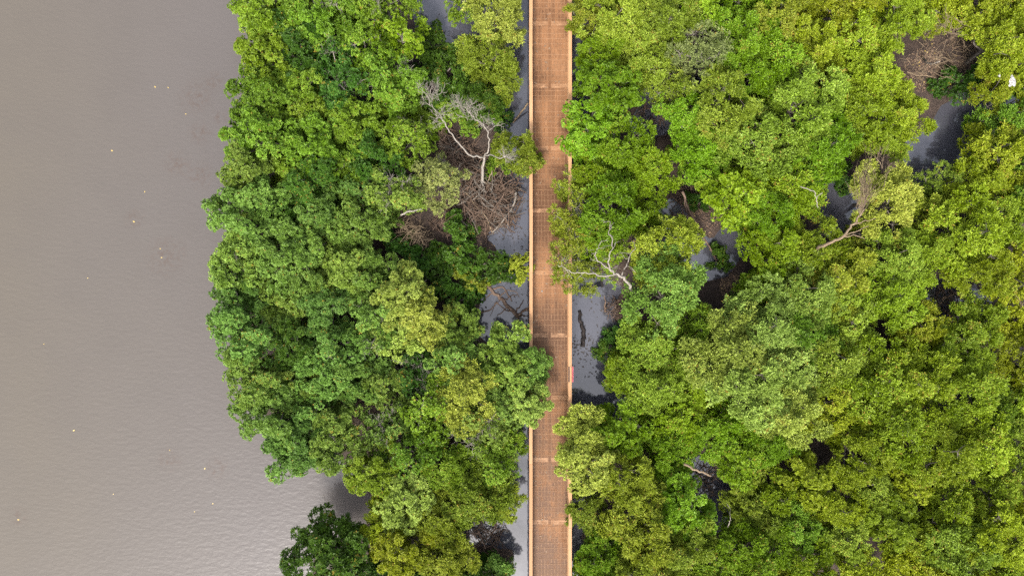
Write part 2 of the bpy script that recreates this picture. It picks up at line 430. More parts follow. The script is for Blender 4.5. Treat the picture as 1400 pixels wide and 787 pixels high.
def make_kind(seed, R, top, depth, kind, n_bough, density=1.0, bark='bark', leaf=0.14, bare=0.0):
    """one tree kind: returns (crown mesh, trunk mesh, height of the crown's upper half)"""
    g_ = np.random.default_rng(seed)
    ph = g_.random(4) * 6.28
    outline = lambda a: 1 + 0.20 * np.sin(2 * a + ph[0]) + 0.13 * np.sin(3 * a + ph[1]) + 0.09 * np.sin(5 * a + ph[2])
    bp, br = [], []; tries = 0
    while len(bp) < n_bough and tries < 4000:
        tries += 1
        a = g_.random() * 6.28; rr = math.sqrt(g_.random()) * 0.83
        f = outline(a)
        p = np.array([math.cos(a) * rr * R * f, math.sin(a) * rr * R * f, 0])
        p[2] = top - depth * (rr / 0.83) ** 1.8 - 0.75 + g_.normal() * 0.34
        r = g_.uniform(0.62, 1.0) * R / 2.2 * (1.0 if kind != 'low' else 0.9)
        if all(np.hypot(*(p - b)[:2]) > 0.78 * (r + c) * 0.68 + 0.14 for b, c in zip(bp, br)):
            bp.append(p); br.append(r)
    n_top = len(bp)
    for k in range(0 if kind == 'low' else int(n_bough * 0.6)):      # shaded boughs lower in the crown
        a = g_.random() * 6.28; rr = math.sqrt(g_.random()) * 0.75; f = outline(a)
        bp.append(np.array([math.cos(a) * rr * R * f, math.sin(a) * rr * R * f, top - depth * rr - g_.uniform(2.0, 2.7)])); br.append(g_.uniform(.75, 1.0))
    base, axis, nrm, ln, wd, tt = [], [], [], [], [], []
    S = Soup()
    # trunk with a lean, limbs to every bough
    fork = np.array([g_.normal() * 0.25, g_.normal() * 0.25, max(0.5, top - depth - 1.9)])
    S.tube(smooth_path([(g_.normal() * .2, g_.normal() * .2, -0.9), fork * [0.5, 0.5, 0.45], fork], 3), np.linspace(0.17, 0.10, 7) * R / 2.2, 6)
    for b, r in zip(bp, br):
        mid = fork * 0.45 + b * 0.55 + g_.normal(size=3) * 0.16; mid[2] -= 0.15
        pth = smooth_path([fork, mid, b], 3)
        S.tube(pth, np.linspace(0.075, 0.030, len(pth)), 4)
        n_l = int(g_.integers(6, 9)) if kind != 'feather' else int(g_.integers(7, 10))
        btint = g_.normal() * 0.07
        d = rand_dirs(g_, n_l * 4); d = d[d[:, 2] > -0.25][:n_l]
        d[0] = unit(np.array([g_.normal() * .3, g_.normal() * .3, 1.0]))
        is_bare = g_.random() < bare
        for dd in d:
            lc = b + dd * r * np.array([0.82, 0.82, 0.6])
            lr = g_.uniform(0.26, 0.44) * (r / 0.8) ** 0.5
            tw = smooth_path([b, (b + lc) / 2 + g_.normal(size=3) * 0.06, lc], 2)
            S.tube(tw, np.linspace(0.020, 0.008, len(tw)), 4)
            ltint = btint + g_.normal() * 0.09
            if is_bare:                                   # bleached twigs without leaves
                for e in rand_dirs(g_, 12):
                    if e[2] < -0.2: continue
                    S.tube(np.stack([lc, lc + e * lr * .6 + g_.normal(size=3) * .03, lc + (e + g_.normal(size=3) * .3) * lr * 1.1]), [0.008, 0.006, 0.004], 4)
                if g_.random() < 0.6: continue
            if kind in ('puff', 'low'):
                n_r = int(25 * density * (lr / 0.36) ** 1.6)
                e = rand_dirs(g_, n_r * 2); e = e[e[:, 2] > -0.35][:n_r]
                c = lc + e * lr * g_.uniform(0.72, 1.12, (len(e), 1)) * np.array([1, 1, 0.8])
                ax = unit(e + np.array([0, 0, 0.75]))
                nl = 7
                a = g_.random((len(e), 1)) * 6.28 + np.arange(nl)[None, :] * (6.28 / nl) + g_.normal(size=(len(e), nl)) * 0.25
                u = unit(np.cross(ax, [0.3, 0.7, 0.2])); v = np.cross(ax, u)
                til = g_.uniform(0.05, 0.75, (len(e), nl))
                dirs = (u[:, None] * np.cos(a)[..., None] + v[:, None] * np.sin(a)[..., None]) + ax[:, None] * til[..., None]
                nn = ax[:, None] * 1.0 - dirs * 0.4 + g_.normal(size=dirs.shape) * 0.18
                cc = np.repeat(c[:, None], nl, 1) + g_.normal(size=dirs.shape) * 0.012
                L_ = leaf * g_.uniform(0.75, 1.2, (len(e), nl))
                base.append(cc.reshape(-1, 3)); axis.append(dirs.reshape(-1, 3)); nrm.append(nn.reshape(-1, 3))
                ln.append(L_.ravel()); wd.append(L_.ravel() * g_.uniform(0.42, 0.58, L_.size))
                tt.append(np.clip(0.45 + ltint + g_.normal(size=L_.size) * 0.16 + np.repeat(g_.normal(size=len(e)) * 0.15, nl), 0, 1))
            else:                                        # feathery sprays: twigs with paired leaves
                n_s = int(13.5 * density * (lr / 0.36) ** 1.3)
                e = rand_dirs(g_, n_s * 2); e = e[e[:, 2] > -0.4][:n_s]
                for ee in e:
                    tip = unit(ee * np.array([1, 1, .7]) + dd * 0.4 + np.array([0, 0, 0.35]))
                    m = 13
                    t = g_.uniform(0.25, 1.0, m)
                    c = lc + tip * (lr * 1.35 * t)[:, None] + g_.normal(size=(m, 3)) * 0.045 - np.array([0, 0, 1]) * (t ** 2 * 0.08)[:, None]
                    sd = unit(np.cross(tip, [0, 0, 1.0]) + 1e-4)
                    sg_ = np.where(np.arange(m) % 2 == 0, 1.0, -1.0)[:, None]
                    dirs = tip * g_.uniform(0.3, 1.1, (m, 1)) + sd * sg_ * g_.uniform(.3, 1.0, (m, 1)) + g_.normal(size=(m, 3)) * 0.3
                    nn = np.array([0, 0, 1.0]) + g_.normal(size=(m, 3)) * 0.5
                    L_ = leaf * g_.uniform(0.7, 1.2, m)
                    base.append(c); axis.append(dirs); nrm.append(nn); ln.append(L_); wd.append(L_ * g_.uniform(0.36, 0.5, m))
                    tt.append(np.clip(0.40 + ltint + g_.normal() * .13 + t * 0.12 + g_.normal(size=m) * 0.16, 0, 1))
    base = np.vstack(base); axis = np.vstack(axis); nrm = np.vstack(nrm)
    cm = leaves_mesh('crown', base, axis, nrm, np.concatenate(ln), np.concatenate(wd), np.concatenate(tt))
    tm = S.mesh('trunk', M[bark])
    return cm, tm, top - 0.35 * depth - 0.5

KINDS = {'puff': [make_kind(100 + i, 2.25, 5.6 + 0.35 * (i % 3), 1.9, 'puff', 10, leaf=0.165) for i in range(7)],
         'feather': [make_kind(200 + i, 2.35, 5.8 + 0.4 * (i % 3), 2.0, 'feather', 9, leaf=0.185) for i in range(7)],
         'thin': [make_kind(300 + i, 2.1, 5.7, 1.4, 'feather', 8, 0.5, 'pale', 0.15, 0.15) for i in range(3)],
         'twiggy': [make_kind(400 + i, 2.1, 5.6, 1.7, 'puff', 9, 0.75, 'pale', 0.15, 0.22) for i in range(4)],
         'low': [make_kind(500 + i, 1.5, 2.1, 0.9, 'low', 7, 0.8, leaf=0.155) for i in range(4)]}
RAD = {'puff': 2.25, 'feather': 2.35, 'thin': 2.1, 'twiggy': 2.1, 'low': 1.5}

# foliage colours of the kinds of tree (leaf reflectance)
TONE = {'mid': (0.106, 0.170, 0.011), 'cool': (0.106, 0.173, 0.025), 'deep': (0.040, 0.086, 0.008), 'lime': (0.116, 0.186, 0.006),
        'yellow': (0.220, 0.275, 0.042), 'olive': (0.152, 0.198, 0.016), 'gold': (0.160, 0.206, 0.009), 'pale': (0.155, 0.188, 0.056), 'dark': (0.011, 0.026, 0.005),
        'fresh': (0.116, 0.188, 0.028)}
TREES = []
tr_rnd = random.Random(5)
def tree(px, py, r, kind, tone, label, cat='tree', group=None, name=None, dz=0.0):
    protos = KINDS[kind]; cm, tm, zc = protos[tr_rnd.randrange(len(protos))]
    k0 = KPX * (CAM_H - zc)
    sc = r * k0 / RAD[kind]
    sc = max(0.55, min(1.35, sc))
    q = P(px, py, zc * sc + dz)
    gz_ = float(ground_z(np.array([q[0]]), np.array([q[1]]))[0])
    root = empty(name or ('shrub' if kind == 'low' else 'mangrove_tree'), (q[0], q[1], max(gz_, -0.4) * 0.5 + dz), tr_rnd.uniform(0, 6.28))
    root.scale = (sc * tr_rnd.uniform(.92, 1.08), sc * tr_rnd.uniform(.92, 1.08), sc)
    tag(root, label, cat, group)
    c = TONE[tone]; j = tr_rnd.uniform(0.78, 1.2); h = tr_rnd.uniform(-0.13, 0.13)
    col = (c[0] * j * (1 + h), c[1] * j, c[2] * j * (1 - h), 1)
    a = mobj('crown', cm, root); a.color = col
    mobj('trunk', tm, root)
    TREES.append((px, py, r)); return root

# ------------------------------------------------------------------ the trees
TONE_W = {'mid': 'mid green', 'cool': 'cool green', 'deep': 'deep green', 'lime': 'bright green', 'yellow': 'pale yellow', 'olive': 'olive green',
          'gold': 'golden green', 'pale': 'pale grey green', 'dark': 'very dark green', 'fresh': 'soft fresh green'}
KIND_W = {'puff': 'tufted mangrove tree', 'feather': 'feathery tree', 'thin': 'sparse tree with pale twigs', 'twiggy': 'mangrove tree with bare twigs', 'low': 'low shrub'}
MARKS = [((965, 350), 'near the blue forest pool'), ((1165, 310), 'around the leaning beige dead tree'), ((1315, 70), 'around the bare mud clearing'),
         ((1320, 185), 'by the forest pond'), ((1310, 408), 'around the golden foliage hollow'), ((955, 660), 'around the hollow with bare branches'),
         ((1030, 490), 'amid the tall pale yellow trees'), ((893, 152), 'around the narrow gap by the tallest tree'), ((975, 72), 'around the pale twiggy topped tree'),
         ((1170, 520), 'beside the tall pale yellow trees'), ((1290, 590), 'in the golden stand'), ((1150, 690), 'where green trees meet the golden stand'), ((1340, 730), 'far inside the golden stand'),
         ((1060, 200), 'in the closed canopy between pools'), ((1150, 90), 'in the canopy toward the mud clearing'), ((870, 740), 'behind the crown hiding the railing')]
LMARKS = [((640, 160), 'around the bleached dead tree'), ((650, 270), 'around the brushwood tangle'), ((490, 560), 'around the dark gap with bare branches'), ((560, 430), 'around the pale yellow thicket trees'),
          ((690, 430), 'by the pool with the uprooted trunk'), ((600, 25), 'around the upper pool'), ((560, 650), 'behind the cove head'), ((430, 110), 'in the closed thicket'), ((430, 330), 'inside the lagoon side stand'), ((660, 735), 'around the dark hollow near the cove'), ((650, 570), 'amid the twiggy trees opposite the sign')]
def near(ms, px, py): return min(ms, key=lambda m: math.hypot(m[0][0] - px, m[0][1] - py))[1]
def zone(px, py):
    d = float(seg_dist(np.array([P(px, py, 4.5)[0]]), np.array([P(px, py, 4.5)[1]]), shore_w)[0])
    if px < 560 and d < 2.6: return 'at the edge of the open lagoon'
    if px < 690: return near(LMARKS, px, py)
    if px < 750: return 'beside the boardwalk, lagoon side'
    if px < 830: return 'beside the boardwalk, forest side'
    return near(MARKS, px, py)
def T(px, py, r, kind, tone, label=None, dz=0.0):
    if label: return tree(px, py, r, kind, tone, label, 'shrub' if kind == 'low' else 'tree', dz=dz)
    z = zone(px, py)
    if r > 46: z = 'with broad crown ' + z
    elif r < 36 and kind != 'low': z = 'with narrow crown ' + z
    return tree(px, py, r, kind, tone, ' '.join(f'{TONE_W[tone]} {KIND_W[kind]} {z}'.split()[:16]), 'shrub' if kind == 'low' else 'tree',
                f'{TONE_W[tone]} {KIND_W[kind]}s {z}', dz=dz)

EDGE = [(362, 15, 44, 'mid'), (357, 72, 42, 'mid'), (354, 128, 43, 'mid'), (348, 186, 44, 'mid'), (338, 240, 44, 'cool'), (328, 298, 44, 'cool'), (320, 352, 44, 'cool'),
        (318, 408, 44, 'cool'), (328, 462, 44, 'cool'), (343, 520, 44, 'cool'), (372, 570, 46, 'cool'), (408, 607, 44, 'cool'), (452, 600, 46, 'cool'), (390, 612, 40, 'cool')]
for (x, y, r, t) in EDGE: T(x, y, r, 'puff', t)
T(512, 645, 42, 'puff', 'mid', 'mid green mangrove tree reaching out over the head of the lagoon cove')
T(446, 768, 54, 'puff', 'deep', 'deep green round tree standing alone at the mouth of the cove')
T(520, 722, 34, 'puff', 'gold', 'golden green tree between the cove head and the round deep green tree')
T(552, 762, 42, 'puff', 'gold', 'golden green tree just behind the round deep green tree by the cove')
T(556, 683, 44, 'puff', 'yellow', 'pale yellow tufted tree overlooking the head of the cove')
T(545, 408, 40, 'puff', 'yellow', 'pale yellow tree rising tallest beside the dark shrubs in the thicket', dz=.5)
T(580, 438, 40, 'puff', 'yellow', 'pale yellow tree bordering the pool with the fallen rooted trunk', dz=.4)
T(545, 462, 38, 'puff', 'yellow', dz=.3)
T(635, 545, 44, 'feather', 'yellow', 'pale yellow feathery tree with dead twigs amid green thicket trees', dz=.6)
T(722, 556, 32, 'puff', 'yellow', 'pale yellow tree overhanging the railing opposite the pink sign', dz=.9)
T(690, 492, 42, 'puff', 'fresh', 'vivid fresh green tree overhanging the deck near the two white scraps', dz=.4)
T(726, 508, 28, 'puff', 'fresh', 'small vivid green tree spilling over the railing onto the deck', dz=.6)
T(648, 680, 46, 'feather', 'olive'); T(680, 690, 28, 'feather', 'olive'); T(672, 640, 40, 'twiggy', 'mid'); T(684, 606, 32, 'feather', 'mid')
T(622, 496, 40, 'twiggy', 'cool'); T(590, 560, 42, 'twiggy', 'mid'); T(560, 620, 42, 'twiggy', 'mid'); T(605, 640, 40, 'feather', 'mid'); T(655, 590, 42, 'twiggy', 'cool')
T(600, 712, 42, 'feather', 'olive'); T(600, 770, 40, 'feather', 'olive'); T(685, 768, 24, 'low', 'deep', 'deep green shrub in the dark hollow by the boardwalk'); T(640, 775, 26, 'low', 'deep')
T(676, 8, 44, 'feather', 'yellow', 'pale yellow feathery tree overhanging the deck beside the upper pool', dz=.3)
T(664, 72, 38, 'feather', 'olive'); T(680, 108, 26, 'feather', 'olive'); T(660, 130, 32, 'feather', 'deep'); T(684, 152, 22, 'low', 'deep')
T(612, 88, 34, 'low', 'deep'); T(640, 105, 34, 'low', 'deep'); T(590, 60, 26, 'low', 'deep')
T(708, 208, 24, 'feather', 'olive', 'small olive green tree touching the railing beside the dead bleached tree', dz=.2)
T(680, 224, 22, 'low', 'mid', 'mid green shrub growing against the dead bleached tree')
T(596, 246, 40, 'twiggy', 'pale', 'pale grey green tree full of bleached twigs beside the brushwood tangle')
T(550, 188, 38, 'twiggy', 'mid'); T(545, 45, 40, 'twiggy', 'lime'); T(520, 95, 40, 'twiggy', 'mid'); T(545, 120, 36, 'puff', 'mid'); T(585, 182, 22, 'low', 'mid')
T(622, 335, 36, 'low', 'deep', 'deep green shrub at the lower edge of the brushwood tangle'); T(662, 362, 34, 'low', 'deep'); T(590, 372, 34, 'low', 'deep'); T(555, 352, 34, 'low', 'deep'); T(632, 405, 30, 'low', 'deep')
T(640, 385, 24, 'low', 'olive', 'small olive shrub with thin leaves beside the fallen rooted trunk')
T(714, 364, 20, 'low', 'olive', 'small olive shrub rising against the railing from the water', dz=1.2)
for (x, y, r) in ((570, 110, 30), (600, 128, 26), (630, 160, 26), (575, 150, 28), (610, 150, 24), (560, 150, 28), (655, 150, 26)): T(x, y, r, 'low', 'mid' if y > 140 else 'deep')
T(490, 20, 40, 'puff', 'mid'); T(425, 20, 42, 'puff', 'mid')

# forest side
T(812, 20, 34, 'feather', 'olive'); T(850, 22, 46, 'feather', 'olive'); T(915, 30, 46, 'feather', 'olive'); T(880, 72, 42, 'feather', 'olive')
T(822, 72, 30, 'feather', 'lime'); T(834, 118, 44, 'puff', 'lime', 'bright green broad tree standing tallest at the boardwalk edge', dz=.3)
T(806, 176, 40, 'puff', 'lime', 'bright green tree poking its crown over the railing near the leaning pole', dz=.2); T(850, 205, 42, 'feather', 'lime')
T(818, 238, 36, 'feather', 'lime'); T(792, 262, 32, 'thin', 'olive'); T(788, 318, 40, 'thin', 'olive', 'thin olive tree spreading loose leaves over the deck', dz=.2)
T(788, 360, 38, 'thin', 'olive', 'thin olive tree over the deck with a long white limb below it')
T(835, 290, 46, 'feather', 'lime'); T(838, 345, 38, 'thin', 'lime', 'thin bright green tree crossed by the forked white limbs', dz=-.3); T(893, 230, 38, 'feather', 'lime'); T(885, 290, 34, 'feather', 'lime')
T(915, 398, 56, 'feather', 'fresh', 'soft fresh green broad tree below the blue forest pool', dz=.3)
T(840, 484, 22, 'low', 'deep'); T(888, 476, 40, 'feather', 'olive'); T(856, 512, 28, 'puff', 'lime'); T(902, 525, 44, 'feather', 'olive'); T(846, 458, 18, 'low', 'deep')
T(1000, 480, 54, 'feather', 'yellow', 'pale yellow broad feathery tree standing highest in the forest', dz=.5); T(1050, 440, 52, 'feather', 'yellow'); T(1075, 505, 50, 'feather', 'yellow'); T(1025, 535, 52, 'feather', 'yellow'); T(1092, 565, 50, 'feather', 'yellow')
T(800, 600, 40, 'feather', 'yellow', 'pale yellow tree leaning onto the deck past the dark pool', dz=.4); T(805, 640, 40, 'puff', 'yellow', 'pale yellow tufted tree whose crown hides the railing', dz=.5)
T(850, 590, 40, 'puff', 'lime'); T(806, 700, 28, 'feather', 'olive'); T(818, 758, 34, 'feather', 'lime'); T(862, 660, 44, 'feather', 'olive'); T(880, 730, 56, 'feather', 'olive'); T(945, 755, 48, 'feather', 'olive')
T(975, 72, 46, 'thin', 'pale', 'pale grey green tree with a bleached twiggy top in the forest'); T(930, 120, 34, 'thin', 'olive'); T(990, 145, 46, 'feather', 'olive'); T(1042, 190, 54, 'feather', 'olive'); T(960, 205, 42, 'feather', 'lime')
T(1020, 45, 44, 'feather', 'lime'); T(1065, 85, 46, 'feather', 'lime'); T(1110, 140, 50, 'feather', 'olive'); T(1132, 196, 46, 'feather', 'lime', dz=.3); T(1010, 262, 46, 'puff', 'lime'); T(1085, 260, 46, 'feather', 'lime')
T(1060, 335, 42, 'feather', 'lime'); T(1050, 385, 36, 'feather', 'lime'); T(1110, 400, 46, 'feather', 'fresh'); T(1020, 395, 28, 'low', 'deep')
for (x, y, r, t) in [(1125, 55, 44, 'gold'), (1180, 45, 46, 'gold'), (1200, 105, 46, 'gold'), (1235, 28, 38, 'gold'), (1243, 150, 40, 'gold'), (1212, 185, 36, 'gold'), (1385, 55, 44, 'gold'),
                     (1372, 112, 34, 'gold'), (1380, 215, 46, 'gold'), (1345, 250, 40, 'gold'), (1330, 315, 52, 'gold'), (1392, 300, 40, 'gold'), (1350, 372, 42, 'gold'),
                     (1235, 350, 42, 'olive'), (1160, 380, 46, 'olive'), (1225, 405, 44, 'gold'), (1275, 345, 40, 'gold'), (1265, 455, 40, 'gold'), (1345, 455, 42, 'gold'), (1390, 440, 34, 'gold'),
                     (1205, 520, 54, 'gold'), (1272, 525, 54, 'gold'), (1335, 530, 48, 'gold'), (1232, 590, 50, 'gold'), (1292, 615, 50, 'gold'), (1345, 610, 48, 'gold')]:
    T(x, y, r, 'feather', t)
T(1225, 268, 48, 'feather', 'yellow', 'pale yellow feathery tree beside the leaning beige dead tree', dz=.3)
T(1290, 250, 26, 'thin', 'olive'); T(1322, 118, 32, 'low', 'deep', 'deep green shrub between the bare mud and the forest pond'); T(1335, 32, 26, 'low', 'gold'); T(1290, 20, 26, 'thin', 'gold')
T(1155, 240, 24, 'low', 'deep'); T(1190, 320, 26, 'low', 'olive'); T(985, 355, 16, 'low', 'deep'); T(955, 275, 14, 'low', 'deep')

# the canopy between: fill what the photograph shows as closed canopy, leaving its openings
GAPS = [(590, 18, 34), (630, 45, 36), (645, 245, 52), (690, 285, 40), (620, 215, 26), (560, 318, 24), (690, 430, 42), (720, 300, 30), (720, 400, 30), (488, 560, 20), (660, 735, 34), (715, 720, 30), (705, 160, 28),
        (808, 430, 36), (800, 485, 26), (815, 540, 26), (893, 152, 22), (945, 290, 27), (965, 345, 24), (995, 350, 18), (1312, 60, 42), (1262, 95, 26), (1325, 178, 31), (1265, 225, 24), (1150, 290, 18),
        (1310, 408, 32), (950, 655, 18), (988, 700, 13), (1000, 392, 14), (1170, 330, 20), (600, 290, 22), (820, 380, 12), (1185, 472, 8), (1188, 528, 10), (1345, 498, 9), (1020, 8, 8), (1200, 745, 6), (1270, 722, 6), (1120, 610, 5), (655, 225, 50), (1395, 600, 8), (855, 425, 28)]
OUT = [(372, -20), (366, 60), (366, 130), (358, 190), (350, 250), (342, 300), (330, 350), (330, 410), (340, 460), (356, 515), (384, 562), (440, 590), (490, 610), (540, 640), (580, 690), (530, 730), (490, 780), (490, 810)]
def right_of_outline(px, py):
    ys = [b for a, b in OUT]; xs = [a for a, b in OUT]
    return px > np.interp(py, ys, xs) + 18
fr = random.Random(21)
def fill(n_try, x0, x1, sep, chooser):
    for _ in range(n_try):
        px, py = fr.uniform(x0, x1), fr.uniform(-25, 812)
        if not right_of_outline(px, py): continue
        if 696 < px < 806: continue
        r = fr.uniform(36, 48)
        if px < 700: r = min(r, max(26, 722 - px))
        else: r = min(r, max(26, px - 784))
        if any(math.hypot(px - a, py - b) < gr + 0.62 * r for a, b, gr in GAPS): continue
        if any(math.hypot(px - a, py - b) < sep * (r + b2) / 2 for a, b, b2 in TREES): continue
        k, t = chooser(px, py); T(px, py, r, k, t, dz=fr.uniform(-.8, .3))
fill(5000, 330, 700, 0.98, lambda x, y: (('twiggy' if fr.random() < (0.35 if x > 440 else 0.06) else 'puff'), ('mid' if y < 230 else 'cool') if fr.random() < 0.85 else 'deep'))
fill(9000, 795, 1430, 1.10, lambda x, y: ('feather' if fr.random() < 0.85 else 'puff', (('lime' if fr.random() < .6 else 'olive') if x < 1110 else ('gold' if fr.random() < .7 else 'olive')) if fr.random() < .9 else 'mid'))
print('TREES', len(TREES))

# ------------------------------------------------------------------ dead wood
dw = np.random.default_rng(99)
def limb(S, pix, r0, r1, sides=6, m=4, wob=0.03):
    """pix: list of (px, py, z)"""
    p = smooth_path([P(*a) for a in pix], m); p[1:-1] += dw.normal(size=(len(p) - 2, 3)) * wob
    S.tube(p, np.linspace(r0, r1, len(p)), sides); return p
def twigs(S, p0, d, length, r, depth, spread=0.55, kids=3):
    """recursive bare twigs"""
    d = unit(d); mid = p0 + d * length * 0.5 + dw.normal(size=3) * length * 0.07; end = p0 + d * length + dw.normal(size=3) * length * 0.1
    S.tube(np.stack([p0, mid, end]), [r, r * 0.8, r * 0.6], 4)
    if depth == 0: return
    for k in range(kids):
        t = dw.uniform(0.45, 1.0); q = p0 * (1 - t) + end * t
        twigs(S, q, d + dw.normal(size=3) * spread * np.array([1, 1, .6]), length * dw.uniform(0.5, 0.8), r * 0.62, depth - 1, spread, kids)
def part(S, name, mat, parent): 
    return mobj(name, S.mesh(name, M[mat], True), parent)

def dead_root(px, py):
    q = P(px, py, 0); return empty('dead_tree', (0, 0, 0))
# bleached dead tree by the boardwalk
d1 = empty('dead_tree'); tag(d1, 'bleached dead tree with forked white limbs rising from the brushwood tangle', 'tree')
S = Soup(); limb(S, [(660, 262, -.3), (659, 245, 1.2), (660, 228, 2.2), (662, 214, 3.0)], .11, .07)
for a in ((652, 262, 0), (668, 258, 0), (661, 275, 0), (648, 250, .2)): limb(S, [(659, 246, 1.1), ((659 + a[0]) / 2 + 2, (244 + a[1]) / 2, .8), a], .05, .02)
part(S, 'trunk', 'pale', d1)
S = Soup(); p = limb(S, [(662, 215, 2.95), (643, 212, 3.5), (632, 203, 4.0), (620, 187, 4.6), (610, 172, 5.0), (600, 156, 5.4), (590, 142, 5.8)], .055, .022)
for (fx, fy, n, ln, dx, dy) in ((590, 142, 7, .5, -.4, .8), (582, 130, 7, .42, -.2, .8), (596, 128, 6, .42, .5, .7), (600, 156, 5, .45, .8, .3), (604, 163, 5, .45, -.9, .1)):
    for _ in range(n): twigs(S, P(fx, fy, 5.7) + dw.normal(size=3) * .12, np.array([dx, dy, .35]) + dw.normal(size=3) * .6, ln, .016, 2, .6)
part(S, 'branch', 'pale', d1)
S = Soup(); limb(S, [(662, 214, 3.0), (667, 203, 3.5), (668, 187, 4.1), (664, 176, 4.5), (655, 168, 4.9), (645, 157, 5.3), (634, 146, 5.6)], .045, .022)
for (fx, fy, n, ln, dx, dy) in ((655, 168, 6, .5, .1, .5), (645, 157, 9, .5, -.5, .7), (634, 146, 9, .5, -.6, .7), (664, 176, 4, .55, .7, .5), (627, 138, 5, .4, -.6, .5), (650, 150, 6, .4, .3, .5)):
    for _ in range(n): twigs(S, P(fx, fy, 5.2) + dw.normal(size=3) * .15, np.array([dx, dy, .3]) + dw.normal(size=3) * .6, ln, .016, 2, .6)
part(S, 'branch', 'pale', d1)
S = Soup(); limb(S, [(663, 213, 3.0), (672, 212, 3.7), (682, 216, 4.6), (690, 214, 4.9)], .04, .02)
for _ in range(10): twigs(S, P(689, 214, 4.9), np.array([.4, 0, .3]) + dw.normal(size=3) * .7, .4, .015, 2, .6)
part(S, 'branch', 'pale', d1)

# forked white limbs over the thin tree
d2 = empty('dead_tree'); tag(d2, 'forked white bare limbs spread over thin foliage beside the deck', 'tree')
S = Soup(); limb(S, [(872, 402, .0), (866, 398, 3.0), (860, 390, 5.0), (852, 379, 5.9), (842, 374, 6.1)], .095, .06); part(S, 'trunk', 'pale', d2)
for pix, r in (([(842, 374, 6.1), (834, 367, 6.2), (832, 357, 6.3), (836, 340, 6.5), (837, 326, 6.6), (832, 318, 6.6), (835, 303, 6.6)], .042),
               ([(838, 372, 6.1), (824, 362, 6.2), (813, 351, 6.3), (818, 339, 6.4), (823, 328, 6.4)], .04),
               ([(842, 375, 6.1), (823, 377, 6.2), (805, 373, 6.3), (785, 373, 6.3), (773, 367, 6.4), (763, 362, 6.4)], .04),
               ([(850, 376, 6.0), (857, 360, 6.2), (861, 350, 6.2), (869, 340, 6.2)], .035)):
    S = Soup(); p = limb(S, pix, r, .018)
    for k in range(3, len(p), 3): twigs(S, p[k], (p[min(k + 1, len(p) - 1)] - p[k - 1]) + dw.normal(size=3) * .4, .42, .014, 1, .6, 2)
    part(S, 'branch', 'pale', d2)
# leaning beige dead tree
d3 = empty('dead_tree'); tag(d3, 'leaning beige dead tree with a brush of fine twigs in the forest', 'tree')
S = Soup(); p = limb(S, [(1113, 352, 1.5), (1118, 340, 4.2), (1132, 333, 5.4), (1150, 325, 5.8), (1162, 311, 6.0), (1172, 300, 6.1), (1181, 285, 6.2)], .10, .045); part(S, 'trunk', 'beige', d3)
for pix in ([(1150, 324, 5.8), (1168, 317, 6.0), (1188, 309, 6.2)], [(1152, 323, 5.8), (1172, 322, 6.0), (1182, 327, 6.1)], [(1165, 307, 6.0), (1180, 303, 6.2), (1197, 299, 6.2)]):
    S = Soup(); p = limb(S, pix, .04, .016, 4); part(S, 'branch', 'beige', d3)
S = Soup()
for k in range(34): 
    t = dw.uniform(0, 1); twigs(S, P(1176 + 8 * t, 295 - 22 * t, 6.15), np.array([dw.normal() * .28 + .02, 1.0, .1]), dw.uniform(.7, 1.3), .014, 2, .22, 2)
for k in range(14): twigs(S, P(1205 + dw.normal() * 8, 232 + dw.normal() * 10, 5.9), np.array([dw.normal() * .4, 1.0, .1]), .6, .012, 2, .35, 2)
part(S, 'twig_brush', 'beige', d3)
# bleached brush at the bare mud
d4 = empty('dead_tree'); tag(d4, 'bleached dead tree collapsed in twigs at the edge of bare mud', 'tree')
S = Soup(); limb(S, [(1262, 80, .5), (1272, 88, 1.5), (1285, 84, 2.2)], .07, .04); part(S, 'trunk', 'pale', d4)
S = Soup()
for k in range(24): twigs(S, P(1268 + dw.normal() * 10, 84 + dw.normal() * 9, 2.6 + dw.normal() * .3), np.array([dw.normal(), dw.normal(), .15]), dw.uniform(.5, .9), .016, 1, .5, 2)
for k in range(20): twigs(S, P(1296 + dw.normal() * 5, 36 + dw.normal() * 10, 3.6), np.array([dw.normal(), dw.normal(), .15]), dw.uniform(.4, .8), .015, 1, .5, 2)
part(S, 'twig_brush', 'beige', d4)

def fallen(name, label, pix, r0, r1, mat, sub=0, cat='branch', group=None):
    S = Soup(); p = limb(S, pix, r0, r1, 6)
    for k in range(sub):
        i = int(dw.integers(1, len(p) - 1)); twigs(S, p[i], (p[i + 1] - p[i - 1]) + dw.normal(size=3) * .25, .6, r1 * .7, 1, .5, 2)
    return tag(mobj(name, S.mesh(name, M[mat], True)), label, cat, group)
fallen('fallen_branch', 'long pale branch lying across the edge of the brushwood by the water', [(706, 262, .5), (703, 278, .6), (690, 300, .5), (673, 318, .35)], .07, .04, 'pale')
fallen('fallen_branch', 'pale branch meeting the long branch at a sharp angle on the brushwood', [(673, 317, .45), (665, 297, .7), (650, 280, .8), (634, 260, .6)], .05, .03, 'beige')
fallen('fallen_branch', 'pale branch standing out of the brushwood below the dead tree', [(666, 262, .3), (668, 245, 1.0), (673, 233, 1.5)], .05, .03, 'beige', 2)
fallen('fallen_branch', 'short white branch end showing left of the brushwood under pale foliage'.replace(' left of', ' beside'), [(548, 294, 3.4), (560, 289, 3.6), (577, 286, 3.6)], .06, .03, 'pale', 2)
fallen('log', 'thin brown fallen trunk slanting over the bare mud to the blue pool', [(933, 262, 3.4), (944, 290, 2.2), (958, 315, 1.3), (980, 357, .1)], .07, .05, 'brown', 3, 'log')
fallen('log', 'dark waterlogged log afloat beside the boardwalk', [(792, 424, .02), (793, 436, .06), (797, 448, .08), (797, 462, .08), (796.5, 474, .04)], .10, .15, 'wetlog', 0, 'log')
